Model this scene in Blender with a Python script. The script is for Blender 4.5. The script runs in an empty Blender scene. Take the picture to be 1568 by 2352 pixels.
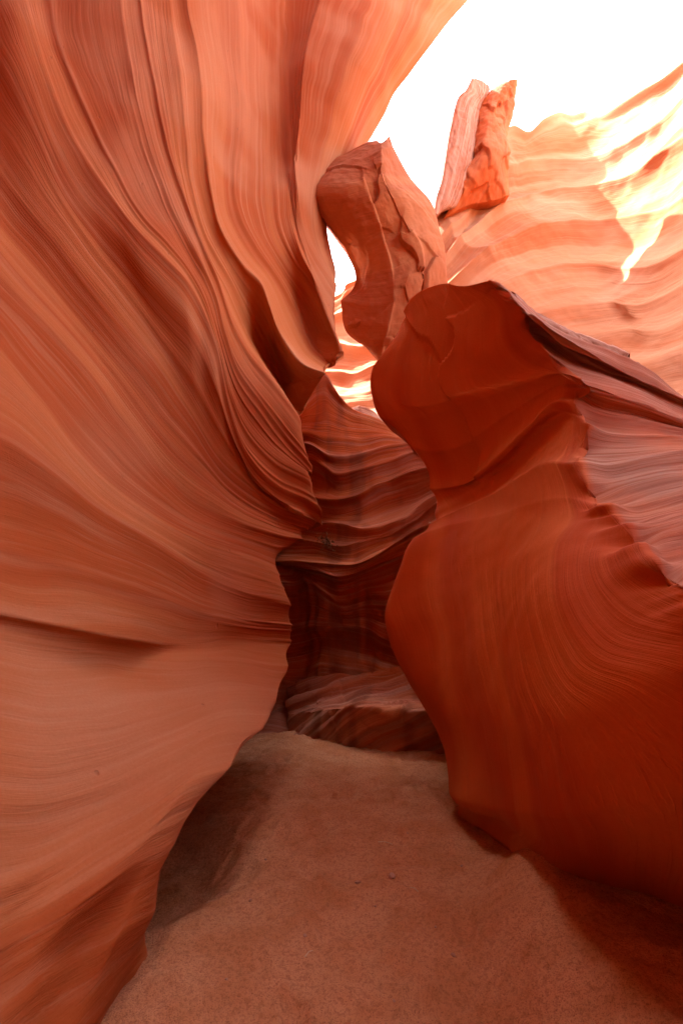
import bpy, math, random
import numpy as np
from mathutils import Vector

# ------------------------------------------------------------------ camera
scene = bpy.context.scene
PITCH = math.radians(15.0)
CAM = np.array([0.0, 0.0, 1.4])
HALF = math.radians(50.0)                    # half of the vertical field of view
F = 1176.0 / math.tan(HALF)
cam_d = bpy.data.cameras.new('camera')
cam_d.sensor_fit = 'VERTICAL'; cam_d.sensor_height = 36.0; cam_d.sensor_width = 24.0
cam_d.lens = 18.0 / math.tan(HALF)
cam_d.clip_start = 0.02; cam_d.clip_end = 2000
cam = bpy.data.objects.new('camera', cam_d)
scene.collection.objects.link(cam)
cam.location = CAM; cam.rotation_euler = (math.pi/2 + PITCH, 0, 0)
scene.camera = cam

# ------------------------------------------------------------------ sky, sun, exposure
TO_SUN = Vector((-0.42, 0.15, 0.895)).normalized()
world = bpy.data.worlds.new('World'); scene.world = world; world.use_nodes = True
wn = world.node_tree; wn.nodes.clear()
sky = wn.nodes.new('ShaderNodeTexSky'); sky.sky_type = 'NISHITA'; sky.sun_disc = False
sky.sun_elevation = math.asin(TO_SUN.z); sky.sun_rotation = math.atan2(TO_SUN.x, TO_SUN.y)
sky.air_density = 1.0; sky.dust_density = 5.0; sky.ozone_density = 1.0; sky.altitude = 1200
bg = wn.nodes.new('ShaderNodeBackground'); bg.inputs['Strength'].default_value = 0.15
wo = wn.nodes.new('ShaderNodeOutputWorld')
# thin white haze over the whole sky
bw = wn.nodes.new('ShaderNodeRGBToBW'); wn.links.new(sky.outputs[0], bw.inputs[0])
hz = wn.nodes.new('ShaderNodeMix'); hz.data_type = 'RGBA'; hz.blend_type = 'MULTIPLY'; hz.inputs[0].default_value = 1.0
wn.links.new(bw.outputs[0], hz.inputs[6]); hz.inputs[7].default_value = (1.0, 0.95, 0.90, 1)
mx = wn.nodes.new('ShaderNodeMix'); mx.data_type = 'RGBA'; mx.inputs[0].default_value = 0.75
wn.links.new(sky.outputs[0], mx.inputs[6]); wn.links.new(hz.outputs[2], mx.inputs[7])
wn.links.new(mx.outputs[2], bg.inputs[0]); wn.links.new(bg.outputs[0], wo.inputs[0])
sun_d = bpy.data.lights.new('sun', 'SUN'); sun_d.energy = 2.0; sun_d.angle = math.radians(0.53)
sun_d.color = (1.0, 0.93, 0.84)
sun = bpy.data.objects.new('sun', sun_d); scene.collection.objects.link(sun)
sun.rotation_euler = TO_SUN.to_track_quat('Z', 'Y').to_euler()
sun.location = (0, 0, 40)
scene.view_settings.view_transform = 'Standard'; scene.view_settings.look = 'None'
scene.view_settings.gamma = 1.0; scene.view_settings.use_curve_mapping = False
scene.view_settings.exposure = 4.45
cy = scene.cycles
cy.use_denoising = True
cy.use_adaptive_sampling = True; cy.adaptive_threshold = 0.025
cy.max_bounces = 5; cy.diffuse_bounces = 4; cy.glossy_bounces = 2; cy.transmission_bounces = 2
cy.sample_clamp_indirect = 12.0; cy.caustics_reflective = False; cy.caustics_refractive = False

# ------------------------------------------------------------------ numeric helpers
rng = np.random.default_rng(7)
SP, CP = math.sin(PITCH), math.cos(PITCH)

def at(u, v, Y):
    """point at forward distance Y (metres) on the sight line through (u, v) of the 1568 x 2352 survey sheet"""
    x = (u - 784.0) / F; y = (1176.0 - v) / F
    t = Y / (CP - y * SP)
    return np.array([x * t, Y, CAM[2] + t * (SP + y * CP)])

class W(tuple):
    pass
def w(x, y, z):
    return W((x, y, z))
def pt(p):
    return np.array(p, float) if isinstance(p, W) else at(*p)

_perm = rng.permutation(512)
_perm = np.concatenate([_perm, _perm, _perm])
_rand = rng.random(2048) * 2 - 1
def noise1(x, seed=0):
    i = np.floor(x).astype(int); f = x - i; f = f*f*f*(f*(f*6-15)+10)
    a = _rand[(i*7 + seed*131) % 2048]; b = _rand[((i+1)*7 + seed*131) % 2048]
    return a + (b - a) * f
def noise2(x, y, seed=0):
    xi = np.floor(x).astype(int); yi = np.floor(y).astype(int)
    fx = x - xi; fy = y - yi
    fx = fx*fx*fx*(fx*(fx*6-15)+10); fy = fy*fy*fy*(fy*(fy*6-15)+10)
    def h(a, b):
        return _rand[_perm[(_perm[(a + seed*37) % 512] + b) % 512] % 2048]
    v00 = h(xi, yi); v10 = h(xi+1, yi); v01 = h(xi, yi+1); v11 = h(xi+1, yi+1)
    return (v00*(1-fx) + v10*fx)*(1-fy) + (v01*(1-fx) + v11*fx)*fy
def fbm2(x, y, oct=4, seed=0, gain=0.5):
    s = 0; a = 1.0
    for o in range(oct):
        s = s + a*noise2(x*2**o, y*2**o, seed+o*3); a *= gain
    return s
def noise3(p, seed=0):
    i = np.floor(p).astype(int); f = p - i; f = f*f*f*(f*(f*6-15)+10)
    out = 0
    for dx in (0, 1):
        for dy in (0, 1):
            for dz in (0, 1):
                hh = _rand[_perm[(_perm[(_perm[(i[..., 0]+dx + seed*37) % 512] + i[..., 1]+dy) % 512] + i[..., 2]+dz) % 512] % 2048]
                wgt = (f[..., 0] if dx else 1-f[..., 0]) * (f[..., 1] if dy else 1-f[..., 1]) * (f[..., 2] if dz else 1-f[..., 2])
                out = out + hh*wgt
    return out
def fbm3(p, oct=4, seed=0, gain=0.5):
    s = 0; a = 1.0
    for o in range(oct):
        s = s + a*noise3(p*2.0**o, seed+o*5); a *= gain
    return s
def facets(p, n, amp, seed=0, stretch=(1, 1, 1)):
    """planar chips of broken rock: every point takes the tilted plane of its nearest seed"""
    r = np.random.default_rng(seed); q = p.reshape(-1, 3)
    lo, hi = q.min(0), q.max(0)
    sd = lo + r.random((n, 3))*(hi-lo); st = np.asarray(stretch, float)
    tilt = r.normal(size=(n, 3)); off = r.normal(size=n)*0.5
    qq = q*st + 0.12*np.stack([noise3(q*2.5, 5), noise3(q*2.5, 6), noise3(q*2.5, 7)], -1)
    best = np.full(len(q), 1e9); idx = np.zeros(len(q), int)
    for i in range(n):
        dd = ((qq - sd[i]*st)**2).sum(1); m = dd < best
        best[m] = dd[m]; idx[m] = i
    v = ((q - sd[idx])*tilt[idx]).sum(1)*0.9 + off[idx]*0.35
    return (amp*np.clip(v, -1.2, 1.2)).reshape(p.shape[:-1])
def sstep(a, b, x):
    t = np.clip((x-a)/(b-a), 0, 1); return t*t*(3-2*t)

def spline(P, tt_n=40):
    """dense chord-length Catmull-Rom through the rows of P"""
    P = np.asarray(P, float); n = len(P)
    if n == 1:
        return np.repeat(P, 2, 0)
    if n == 2:
        k = np.linspace(0, 1, tt_n)[:, None]; return P[0]*(1-k) + P[1]*k
    d = np.maximum(np.linalg.norm(np.diff(P, axis=0), axis=1), 1e-4)**0.6
    m = np.zeros_like(P)
    for i in range(n):
        if i == 0: m[i] = (P[1]-P[0])/d[0]
        elif i == n-1: m[i] = (P[-1]-P[-2])/d[-1]
        else:
            m[i] = ((P[i]-P[i-1])/d[i-1]*d[i] + (P[i+1]-P[i])/d[i]*d[i-1])/(d[i-1]+d[i])
    out = []
    for i in range(n-1):
        k = np.linspace(0, 1, tt_n, endpoint=(i == n-2))[:, None]
        h00 = 2*k**3-3*k**2+1; h10 = k**3-2*k**2+k; h01 = -2*k**3+3*k**2; h11 = k**3-k**2
        out.append(h00*P[i] + h10*m[i]*d[i] + h01*P[i+1] + h11*m[i+1]*d[i])
    return np.concatenate(out)
def resample(D, n):
    L = np.concatenate([[0], np.cumsum(np.linalg.norm(np.diff(D, axis=0), axis=1))])
    s = np.linspace(0, L[-1], n)
    return np.stack([np.interp(s, L, D[:, k]) for k in range(3)], 1)

def normals(G):
    a = np.gradient(G, axis=0); b = np.gradient(G, axis=1)
    nrm = np.cross(a, b); l = np.linalg.norm(nrm, axis=2, keepdims=True)
    return nrm/np.maximum(l, 1e-9)

def loft_grid(curves, ns, cell=0.03, maxrow=60):
    """curves: list of dicts {p: [segment, ...] (each a list of points), c: crease, s: scoop towards the rock
    between this curve and the next}; ns: samples of each segment -> grid (rows, cols, 3), V (metres), k (curve index)"""
    C = []
    for cv in curves:
        row = []
        for si, seg in enumerate(cv['p']):
            R = resample(spline([pt(q) for q in seg]), ns[si])
            row.append(R if si == 0 else R[1:])
        C.append(np.concatenate(row))
    C = np.array(C); K = len(C)
    d = np.array([np.mean(np.linalg.norm(C[i+1]-C[i], axis=1)) for i in range(K-1)])
    mx = np.array([np.percentile(np.linalg.norm(C[i+1]-C[i], axis=1), 70) for i in range(K-1)])
    dd = np.maximum(d, 1e-3)
    m = np.zeros_like(C); ml = np.zeros_like(C)          # right and left tangents
    for i in range(K):
        if i == 0: t = (C[1]-C[0])/dd[0]; m[i] = ml[i] = t
        elif i == K-1: t = (C[-1]-C[-2])/dd[-1]; m[i] = ml[i] = t
        elif curves[i].get('c'):
            m[i] = (C[i+1]-C[i])/dd[i]; ml[i] = (C[i]-C[i-1])/dd[i-1]
        else:
            t = ((C[i]-C[i-1])/dd[i-1]*dd[i] + (C[i+1]-C[i])/dd[i]*dd[i-1])/(dd[i-1]+dd[i]); m[i] = ml[i] = t
    rows = []; V = []; Kx = []; sc = []; v0 = 0
    for i in range(K-1):
        n = int(np.clip(mx[i]/cell, 3, maxrow))
        for j in range(n + (i == K-2)):
            k = j/n
            h00 = 2*k**3-3*k**2+1; h10 = k**3-2*k**2+k; h01 = -2*k**3+3*k**2; h11 = k**3-k**2
            rows.append(h00*C[i] + h10*m[i]*dd[i] + h01*C[i+1] + h11*ml[i+1]*dd[i])
            V.append(v0 + k*d[i]); Kx.append(i+k); sc.append(curves[i].get('s', 0)*4*k*(1-k))
        v0 += d[i]
    return np.array(rows), np.array(V), np.array(Kx), np.array(sc)

def grid_object(name, G, U, V, mat, ext=None, parent=None, flip=False, smooth=True, warp=0.06, weathered_skytint=None):
    """front grid plus, when ext is given, a body of rock behind it: rim pushed back by ext and closed"""
    nr, nc = G.shape[:2]
    verts = G.reshape(-1, 3)
    idx = np.arange(nr*nc).reshape(nr, nc)
    q = np.stack([idx[:-1, :-1], idx[:-1, 1:], idx[1:, 1:], idx[1:, :-1]], -1).reshape(-1, 4)
    if flip: q = q[:, ::-1]
    Vw = np.broadcast_to(V, (nr, nc)) + warp*fbm3(G*0.9, 3, 77)
    uvv = np.stack([np.broadcast_to(U, (nr, nc)), Vw], -1).reshape(-1, 2)
    tone = 0.5 + 0.5*fbm3(G*0.55, 3, 66)
    broad = 0.5 + 0.62*fbm2(np.broadcast_to(U, (nr, nc))*0.08, Vw*1.3, 3, 55)
    faces = [q]; tri = []
    if ext is not None:
        loop = np.concatenate([idx[0, :], idx[1:, -1], idx[-1, -2::-1], idx[-2:0:-1, 0]])
        base = len(verts); L = len(loop); prev = loop
        addv = []; addu = []
        for r, f in enumerate((0.5, 1.0)):
            addv.append(verts[loop] + np.asarray(ext, float)*f); addu.append(uvv[loop] + f*2.0)
            cur = base + r*L + np.arange(L)
            a = np.stack([prev, np.roll(prev, -1), np.roll(cur, -1), cur], -1)
            if not flip: a = a[:, ::-1]
            faces.append(a); prev = cur
        ri = np.unique(np.concatenate([np.arange(0, nr, 6), [nr-1]])); ci = np.unique(np.concatenate([np.arange(0, nc, 6), [nc-1]]))
        bk = G[np.ix_(ri, ci)] + np.asarray(ext, float)
        bidx = base + 2*L + np.arange(len(ri)*len(ci)).reshape(len(ri), len(ci))
        bq = np.stack([bidx[:-1, :-1], bidx[1:, :-1], bidx[1:, 1:], bidx[:-1, 1:]], -1).reshape(-1, 4)
        faces.append(bq[:, ::-1] if flip else bq)
        addv.append(bk.reshape(-1, 3)); addu.append(uvv.reshape(nr, nc, 2)[np.ix_(ri, ci)].reshape(-1, 2))
        verts = np.concatenate([verts] + addv); uvv = np.concatenate([uvv] + addu)
    Q = np.concatenate(faces)
    me = bpy.data.meshes.new(name)
    nq = len(Q); nt = len(tri)
    me.vertices.add(len(verts)); me.vertices.foreach_set('co', verts.astype(np.float32).ravel())
    lv = np.concatenate([Q.ravel(), np.asarray(tri, int).ravel()]).astype(np.int32)
    me.loops.add(len(lv)); me.loops.foreach_set('vertex_index', lv)
    me.polygons.add(nq+nt)
    ls = np.concatenate([np.arange(nq)*4, nq*4 + np.arange(nt)*3]).astype(np.int32)
    me.polygons.foreach_set('loop_start', ls)
    me.polygons.foreach_set('use_smooth', np.full(nq+nt, smooth))
    me.update(calc_edges=True)
    uvl = me.uv_layers.new(name='UVMap')
    uvl.data.foreach_set('uv', uvv[lv].astype(np.float32).ravel())
    me.materials.append(mat)
    for an, arr in (('tone', tone), ('broad', broad), ('weathered_skytint', np.zeros((nr, nc)) if weathered_skytint is None else weathered_skytint)):
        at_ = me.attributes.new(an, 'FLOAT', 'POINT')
        full = np.full(len(verts), 0.0 if an == 'weathered_skytint' else 0.5, np.float32); full[:nr*nc] = arr.ravel(); at_.data.foreach_set('value', full)
    me.validate()
    o = bpy.data.objects.new(name, me); scene.collection.objects.link(o)
    if parent: o.parent = parent
    return o

def tag(o, label=None, cat=None, group=None, kind=None):
    if label: o['label'] = label
    if cat: o['category'] = cat
    if group: o['group'] = group
    if kind: o['kind'] = kind
    return o

# ------------------------------------------------------------------ materials
class NT:
    def __init__(self, mat):
        self.t = mat.node_tree; self.n = self.t.nodes; self.l = self.t.links
    def add(self, ty, **kw):
        nd = self.n.new(ty)
        for k, v in kw.items(): setattr(nd, k, v)
        return nd
    def link(self, a, b): self.l.new(a, b)
    def math(self, op, a, b=None, c=None):
        nd = self.n.new('ShaderNodeMath'); nd.operation = op
        for i, x in enumerate((a, b, c)):
            if x is None: continue
            if isinstance(x, (int, float)): nd.inputs[i].default_value = x
            else: self.l.new(x, nd.inputs[i])
        return nd.outputs[0]
    def mix(self, f, a, b, mode='MIX'):
        nd = self.n.new('ShaderNodeMix'); nd.data_type = 'RGBA'; nd.blend_type = mode
        for s, x in ((nd.inputs[0], f), (nd.inputs[6], a), (nd.inputs[7], b)):
            if isinstance(x, (int, float)): s.default_value = x
            elif isinstance(x, tuple): s.default_value = (*x[:3], 1)
            else: self.l.new(x, s)
        return nd.outputs[2]
    def ramp(self, f, stops):
        nd = self.n.new('ShaderNodeMapRange'); nd.interpolation_type = 'SMOOTHSTEP'
        self.l.new(f, nd.inputs[0]); nd.inputs[1].default_value = stops[0]; nd.inputs[2].default_value = stops[1]
        return nd.outputs[0]
    def noise(self, vec, scale, detail=4, rough=0.55, dist=0.0):
        nd = self.n.new('ShaderNodeTexNoise'); nd.inputs['Scale'].default_value = scale
        nd.inputs['Detail'].default_value = detail; nd.inputs['Roughness'].default_value = rough
        nd.inputs['Distortion'].default_value = dist
        self.l.new(vec, nd.inputs['Vector']); return nd.outputs[0]
    def scaled(self, vec, s):
        nd = self.n.new('ShaderNodeVectorMath'); nd.operation = 'MULTIPLY'
        self.l.new(vec, nd.inputs[0]); nd.inputs[1].default_value = s; return nd.outputs[0]
    def vadd(self, a, b):
        nd = self.n.new('ShaderNodeVectorMath'); nd.operation = 'ADD'
        self.l.new(a, nd.inputs[0]); self.l.new(b, nd.inputs[1]); return nd.outputs[0]

def sandstone(name, base=(0.43, 0.112, 0.028), dark=(0.35, 0.064, 0.011), pale=(0.52, 0.235, 0.12),
              su=0.10, fine=22.0, bump=0.010, pits=0.5, streak=0.6, stains=0.0):
    m = bpy.data.materials.new(name); m.use_nodes = True
    T = NT(m); T.n.clear()
    out = T.add('ShaderNodeOutputMaterial'); bs = T.add('ShaderNodeBsdfPrincipled')
    bs.inputs['Roughness'].default_value = 0.88; bs.inputs['Specular IOR Level'].default_value = 0.18
    T.link(bs.outputs[0], out.inputs[0])
    tc = T.add('ShaderNodeTexCoord'); uv = tc.outputs['UV']; ob = tc.outputs['Object']
    p = uv
    at1 = T.add('ShaderNodeAttribute', attribute_name='broad'); broad = at1.outputs['Fac']
    at2 = T.add('ShaderNodeAttribute', attribute_name='tone'); cloud = at2.outputs['Fac']
    mid = T.noise(T.scaled(p, (su*2.0, 6.0, 0)), 1.0, 2, 0.62)
    fin = T.noise(T.scaled(p, (su*4.0, fine, 0)), 1.0, 4, 0.75)
    grain = T.noise(ob, 60.0, 1, 0.7)
    c = T.mix(T.ramp(broad, (0.36, 0.66)), dark, base)
    c = T.mix(T.math('MULTIPLY', T.ramp(mid, (0.48, 0.72)), 0.55*streak), c, pale)
    c = T.mix(T.math('MULTIPLY', T.ramp(fin, (0.50, 0.70)), 0.45*streak), c, pale)
    c = T.mix(T.math('MULTIPLY', T.ramp(fin, (0.50, 0.30)), 0.40*streak), c, dark)
    c = T.mix(T.math('MULTIPLY', T.ramp(cloud, (0.35, 0.85)), 0.4), c, pale)
    c = T.mix(T.math('MULTIPLY', T.ramp(grain, (0.35, 0.65)), 0.12), c, dark, 'MIX')
    if stains:
        st = T.noise(T.scaled(ob, (2.2, 2.2, 0.12)), 1.0, 2, 0.6)
        c = T.mix(T.math('MULTIPLY', T.ramp(st, (0.50, 0.66)), stains), c, (0.16, 0.05, 0.025))
    at3 = T.add('ShaderNodeAttribute', attribute_name='weathered_skytint')
    wc = T.mix(T.ramp(fin, (0.36, 0.60)), (0.30, 0.11, 0.06), (0.46, 0.255, 0.185))  # weathered pinkish grey that stands in for lavender skylight
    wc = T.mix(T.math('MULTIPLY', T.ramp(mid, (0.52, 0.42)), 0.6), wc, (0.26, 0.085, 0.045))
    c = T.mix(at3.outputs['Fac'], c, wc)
    # small pits and nodules
    vo = T.add('ShaderNodeTexVoronoi'); vo.inputs['Scale'].default_value = 3.1
    T.link(T.scaled(ob, (1.0, 1.0, 0.55)), vo.inputs['Vector'])
    pit = T.ramp(vo.outputs['Distance'], (0.055, 0.02))
    pit = T.math('MULTIPLY', pit, pits)
    c = T.mix(T.math('MULTIPLY', pit, 0.7), c, (0.20, 0.07, 0.04))
    T.link(c, bs.inputs['Base Color'])
    h = T.math('MULTIPLY', fin, 1.0)
    h = T.math('ADD', h, T.math('MULTIPLY', mid, 1.6))
    h = T.math('ADD', h, T.math('MULTIPLY', grain, 0.16))
    h = T.math('SUBTRACT', h, T.math('MULTIPLY', pit, 1.2))
    b = T.add('ShaderNodeBump'); b.inputs['Strength'].default_value = 0.8; b.inputs['Distance'].default_value = bump
    T.link(h, b.inputs['Height']); T.link(b.outputs[0], bs.inputs['Normal'])
    return m

M_LEFT = sandstone('left_sandstone', bump=0.009, streak=0.55, base=(0.47, 0.145, 0.046), dark=(0.38, 0.085, 0.019), pale=(0.58, 0.30, 0.175))
M_RIGHT = sandstone('right_sandstone', base=(0.55, 0.118, 0.020), dark=(0.45, 0.070, 0.009), pale=(0.60, 0.20, 0.07), fine=30, bump=0.009, streak=0.24, pits=0.15)
M_BACK = sandstone('banded_sandstone', fine=20, bump=0.03, streak=0.9, stains=0.6, pits=0.1, pale=(0.52, 0.31, 0.23))
M_FAR = sandstone('sunlit_sandstone', fine=14, bump=0.015, streak=0.4, base=(0.42, 0.18, 0.088), dark=(0.35, 0.11, 0.04), pale=(0.50, 0.28, 0.175), pits=0.3)
M_ROUGH = sandstone('broken_sandstone', fine=9, su=0.3, bump=0.012, streak=0.3, pits=0.2)

def sand_material():
    m = bpy.data.materials.new('red_sand'); m.use_nodes = True
    T = NT(m); T.n.clear()
    out = T.add('ShaderNodeOutputMaterial'); bs = T.add('ShaderNodeBsdfPrincipled')
    bs.inputs['Roughness'].default_value = 0.95; bs.inputs['Specular IOR Level'].default_value = 0.1
    T.link(bs.outputs[0], out.inputs[0])
    ob = T.add('ShaderNodeTexCoord').outputs['Object']
    a = T.noise(ob, 3.0, 3, 0.65); b_ = T.noise(ob, 48.0, 4, 0.75); g = T.noise(ob, 190.0, 2, 0.7)
    c = T.mix(T.ramp(a, (0.35, 0.65)), (0.50, 0.21, 0.092), (0.58, 0.28, 0.145))
    c = T.mix(T.math('MULTIPLY', T.ramp(b_, (0.53, 0.38)), 0.42), c, (0.24, 0.085, 0.04))
    c = T.mix(T.math('MULTIPLY', T.ramp(g, (0.45, 0.34)), 0.65), c, (0.14, 0.05, 0.03))
    T.link(c, bs.inputs['Base Color'])
    h = T.math('ADD', T.math('MULTIPLY', b_, 1.0), T.math('MULTIPLY', g, 0.35))
    bm = T.add('ShaderNodeBump'); bm.inputs['Strength'].default_value = 0.9; bm.inputs['Distance'].default_value = 0.012
    T.link(h, bm.inputs['Height']); T.link(bm.outputs[0], bs.inputs['Normal'])
    return m
M_SAND = sand_material()

# ------------------------------------------------------------------ floor of the canyon
_fr = random.Random(12)
FEET = [(_fr.uniform(-0.75, 0.75), _fr.uniform(1.9, 5.6), _fr.uniform(-0.5, 0.5), _fr.uniform(0.007, 0.016)) for _ in range(46)]
def ground_h(x, y):
    bank = sstep(0.50, 1.05, x - 0.16*sstep(2.2, 3.0, y) + 0.06*noise1(y*2.3, 3)) * sstep(3.5, 2.6, y) * 0.26
    h = 0.022*fbm2(x*1.6, y*1.6, 3, 5) + 0.012*fbm2(x*8, y*8, 4, 9, 0.65)
    for fx, fy, fa, fd in FEET:
        ca, sa = math.cos(fa), math.sin(fa)
        lx = (x-fx)*ca + (y-fy)*sa; ly = -(x-fx)*sa + (y-fy)*ca
        r2 = (lx/0.05)**2 + (ly/0.135)**2
        h = h - fd*sstep(1.15, 0.55, r2) + fd*0.5*np.exp(-((r2-1.7)/0.5)**2)
    rip = sstep(0.7, 1.0, x)*0.02*noise2(x*5+y*4, y*1.5-x*2, 4)
    px = (x + 1.12)/(0.60 + 0.06*noise1(y*4.0, 12)); py = (y - 3.12)/0.62
    shade_hollow = sstep(1.12, 0.35, np.sqrt(px*px + py*py)) * 0.15  # dent added to darken the sand where a shadow lies
    return bank + h + rip - 0.06*sstep(-0.7, -1.2, x) - shade_hollow
def build_ground():
    def axis(lo, a, b, hi, st, n):
        k = np.linspace(0, 1, n)**2
        return np.concatenate([a - (a-lo)*k[::-1], np.arange(a+st, b, st), b + (hi-b)*k])
    X = axis(-60, -1.8, 2.2, 60, 0.018, 24); Y = axis(-60, 1.2, 7.4, 60, 0.018, 24)
    gx, gy = np.meshgrid(X, Y)
    gz = ground_h(gx, gy)
    G = np.stack([gx, gy, gz], -1)
    o = grid_object('sand_floor', G, gx, gy, M_SAND)
    tag(o, 'trampled orange sand floor of the slot canyon', kind='structure')
build_ground()

# ------------------------------------------------------------------ left canyon wall
def curl(seg, k=1.0):
    """round the free end of a left-hand flow line back into the rock"""
    e = pt(seg[-1])
    return seg + [w(e[0]-0.05*k, e[1]+0.12*k, e[2]), w(e[0]-0.30*k, e[1]+0.35*k, e[2]), w(e[0]-1.0*k, e[1]+0.6*k, e[2])]
def strata(G, U, V, amps, slow=0.15, seed=0, warp=0.15):
    """relief of the beds: ridges that follow the flow lines and fade in and out along them"""
    nr, nc = G.shape[:2]
    uu = np.broadcast_to(U, (nr, nc)); vv = np.broadcast_to(V[:, None], (nr, nc))
    d = 0
    wv = vv + warp*noise2(uu*0.5, vv*0.8, seed+20)
    for i, (a, f) in enumerate(amps):
        m = 0.35 + 0.65*(0.5+0.5*noise2(uu*0.7, vv*f*0.25, seed+40+i))
        n = noise2(uu*slow, wv*f, seed+i*7)
        d = d + a*m*n
    return d
def u_of(G):
    L = np.linalg.norm(np.diff(G, axis=1), axis=2).mean(0)
    return np.concatenate([[0], np.cumsum(L)])

def build_left():
    cs = []
    def c(p, crease=False, s=0.0, k=1.0):
        j = next((i for i, q in enumerate(p) if not isinstance(q, W)), 1)
        cs.append(dict(p=[p[:j+1], curl(p[j:], k)], c=crease, s=s))
    c([w(-1.5,3.0,21),w(.6,5.2,20.6),w(2.6,6.8,19.6),(1180,-120,7.8),(1075,0,7.6),(1030,50,7.6),(985,110,7.6),(940,170,7.7),(905,215,7.8),(885,255,7.9),(865,290,8.0),(845,325,8.0),(795,410,8.0),(760,490,7.9),(752,515,7.8),(757,580,7.5),(768,632,7.3)], s=-0.05, k=0.25)
    c([w(-1.7,2.8,21),w(.2,4.8,20.6),w(1.8,6.2,19.6),(1010,-260,7.0),(960,-100,7.0),(905,60,6.9),(850,180,6.9),(805,300,7.0),(765,400,7.1),(738,490,7.1),(742,570,7.1),(771,645,7.15)], s=0.05, k=0.25)
    c([w(-1.9,2.6,21),w(-.3,4.3,20.6),w(.9,5.4,19.6),(840,-260,6.4),(775,-100,6.4),(728,16,6.4),(707,94,6.4),(692,198,6.4),(686,286,6.4),(676,354,6.4),(679,416,6.4),(686,484,6.45),(702,541,6.55),(728,588,6.7),(776,655,7.0)], True, s=0.18, k=0.25)
    c([w(-2.1,2.4,21),w(-.8,3.9,20.6),w(.1,4.8,19.6),(700,-260,6.4),(660,-60,6.5),(655,60,6.6),(655,200,6.6),(660,320,6.6),(665,420,6.5),(668,500,6.4),(690,580,6.35),(722,640,6.4),(752,720,6.5),(784,811,6.7)], True, s=0.25, k=0.25)
    c([w(-2.2,2.2,21),w(-1.2,3.4,20.4),w(-.6,4.1,19.2),(560,-300,5.25),(560,-260,5.3),(545,-60,5.4),(552,100,5.6),(556,250,5.8),(548,380,5.8),(555,480,5.7),(595,570,5.85),(645,640,6.3),(690,720,6.7),(722,790,6.85),(766,834,6.85)], s=0.15, k=0.25)
    c([w(-2.4,1.8,21),w(-1.7,2.8,20.2),w(-1.3,3.4,18.8),(430,-340,4.45),(420,-260,4.5),(425,-80,4.55),(432,10,4.6),(452,104,4.7),(463,208,4.8),(465,291,4.8),(471,364,4.85),(484,442,4.9),(499,510,5.0),(525,562,5.1),(562,614,5.3),(598,650,5.45),(619,702,5.6),(640,760,5.8),(690,832,6.05),(748,858,6.4)], True, s=0.12, k=0.25)
    c([w(-2.5,1.5,21),w(-1.9,2.6,20.2),w(-1.5,3.2,18.6),(378,-340,4.5),(370,-260,4.5),(385,-80,4.42),(400,60,4.48),(420,200,4.55),(430,330,4.62),(445,440,4.72),(475,540,4.92),(525,630,5.2),(570,720,5.7),(620,820,6.5),(660,890,7.0),(700,940,7.2)], s=0.05, k=0.4)
    c([w(-2.6,1.2,21),w(-2.2,2.3,20),w(-1.9,2.9,18.2),(330,-340,4.05),(320,-260,4.1),(320,-100,4.15),(325,20,4.2),(338,120,4.25),(354,208,4.3),(374,312,4.35),(395,395,4.4),(416,458,4.45),(442,525,4.5),(468,582,4.6),(499,645,4.75),(522,710,4.9),(541,764,5.0),(575,825,5.2),(630,890,5.5),(690,975,6.0)], s=0.02)
    c([w(-2.8,.6,21),w(-2.4,2,19.8),w(-2.2,2.7,17.8),(275,-340,3.9),(265,-260,3.95),(275,-80,4.0),(281,26,4.05),(296,130,4.1),(312,224,4.1),(333,322,4.15),(364,416,4.2),(395,494,4.25),(432,562,4.35),(468,620,4.45),(494,680,4.6),(515,760,4.75),(545,850,4.95),(600,930,5.3),(655,1000,5.7),(717,1075,6.1)], s=0.02)
    c([w(-3,-.5,21),w(-2.8,1.4,19.8),w(-2.9,2.4,17.4),(90,-260,3.6),(110,-60,3.7),(130,78,3.7),(172,208,3.75),(218,312,3.8),(250,374,3.8),(291,447,3.85),(338,510,3.9),(385,556,4.0),(432,610,4.15),(475,690,4.35),(505,800,4.6),(530,900,4.85),(570,985,5.15),(630,1050,5.5),(716,1100,6.0)], s=0.02)
    c([w(-3.2,-2,21),w(-3.2,.5,19.6),w(-3.3,1.9,17),(20,-260,3.5),(40,-80,3.5),(68,26,3.5),(104,156,3.55),(146,276,3.6),(198,374,3.65),(260,458,3.7),(322,536,3.75),(374,588,3.85),(425,640,4.0),(460,700,4.2),(490,783,4.4),(510,878,4.65),(530,953,4.85),(560,1028,5.1),(600,1080,5.35),(650,1118,5.65),(705,1142,5.95),(738,1165,6.1)], s=0.02)
    c([w(-3.4,-4.5,20),w(-3.6,-2.5,18),w(-3.8,0,15.5),(-120,140,3.3),(-20,330,3.35),(90,480,3.4),(210,640,3.6),(330,790,3.95),(430,930,4.45),(500,1040,4.85),(570,1110,5.25),(640,1160,5.65),(728,1200,6.0)], s=0.06)
    c([w(-3.4,-4,10),w(-3.3,0,8.5),(-120,480,2.85),(-30,590,2.95),(65,702,3.1),(165,815,3.35),(300,985,3.85),(425,1130,4.4),(550,1195,5.0),(650,1228,5.6),(700,1238,5.9)], True, s=0.10)
    c([w(-2.6,-4,5),w(-2.5,0,4.6),(-120,760,2.45),(0,850,2.65),(90,950,2.85),(220,1090,3.3),(340,1180,3.75),(460,1240,4.3),(560,1275,4.9),(641,1312,5.5)], s=0.03)
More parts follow.
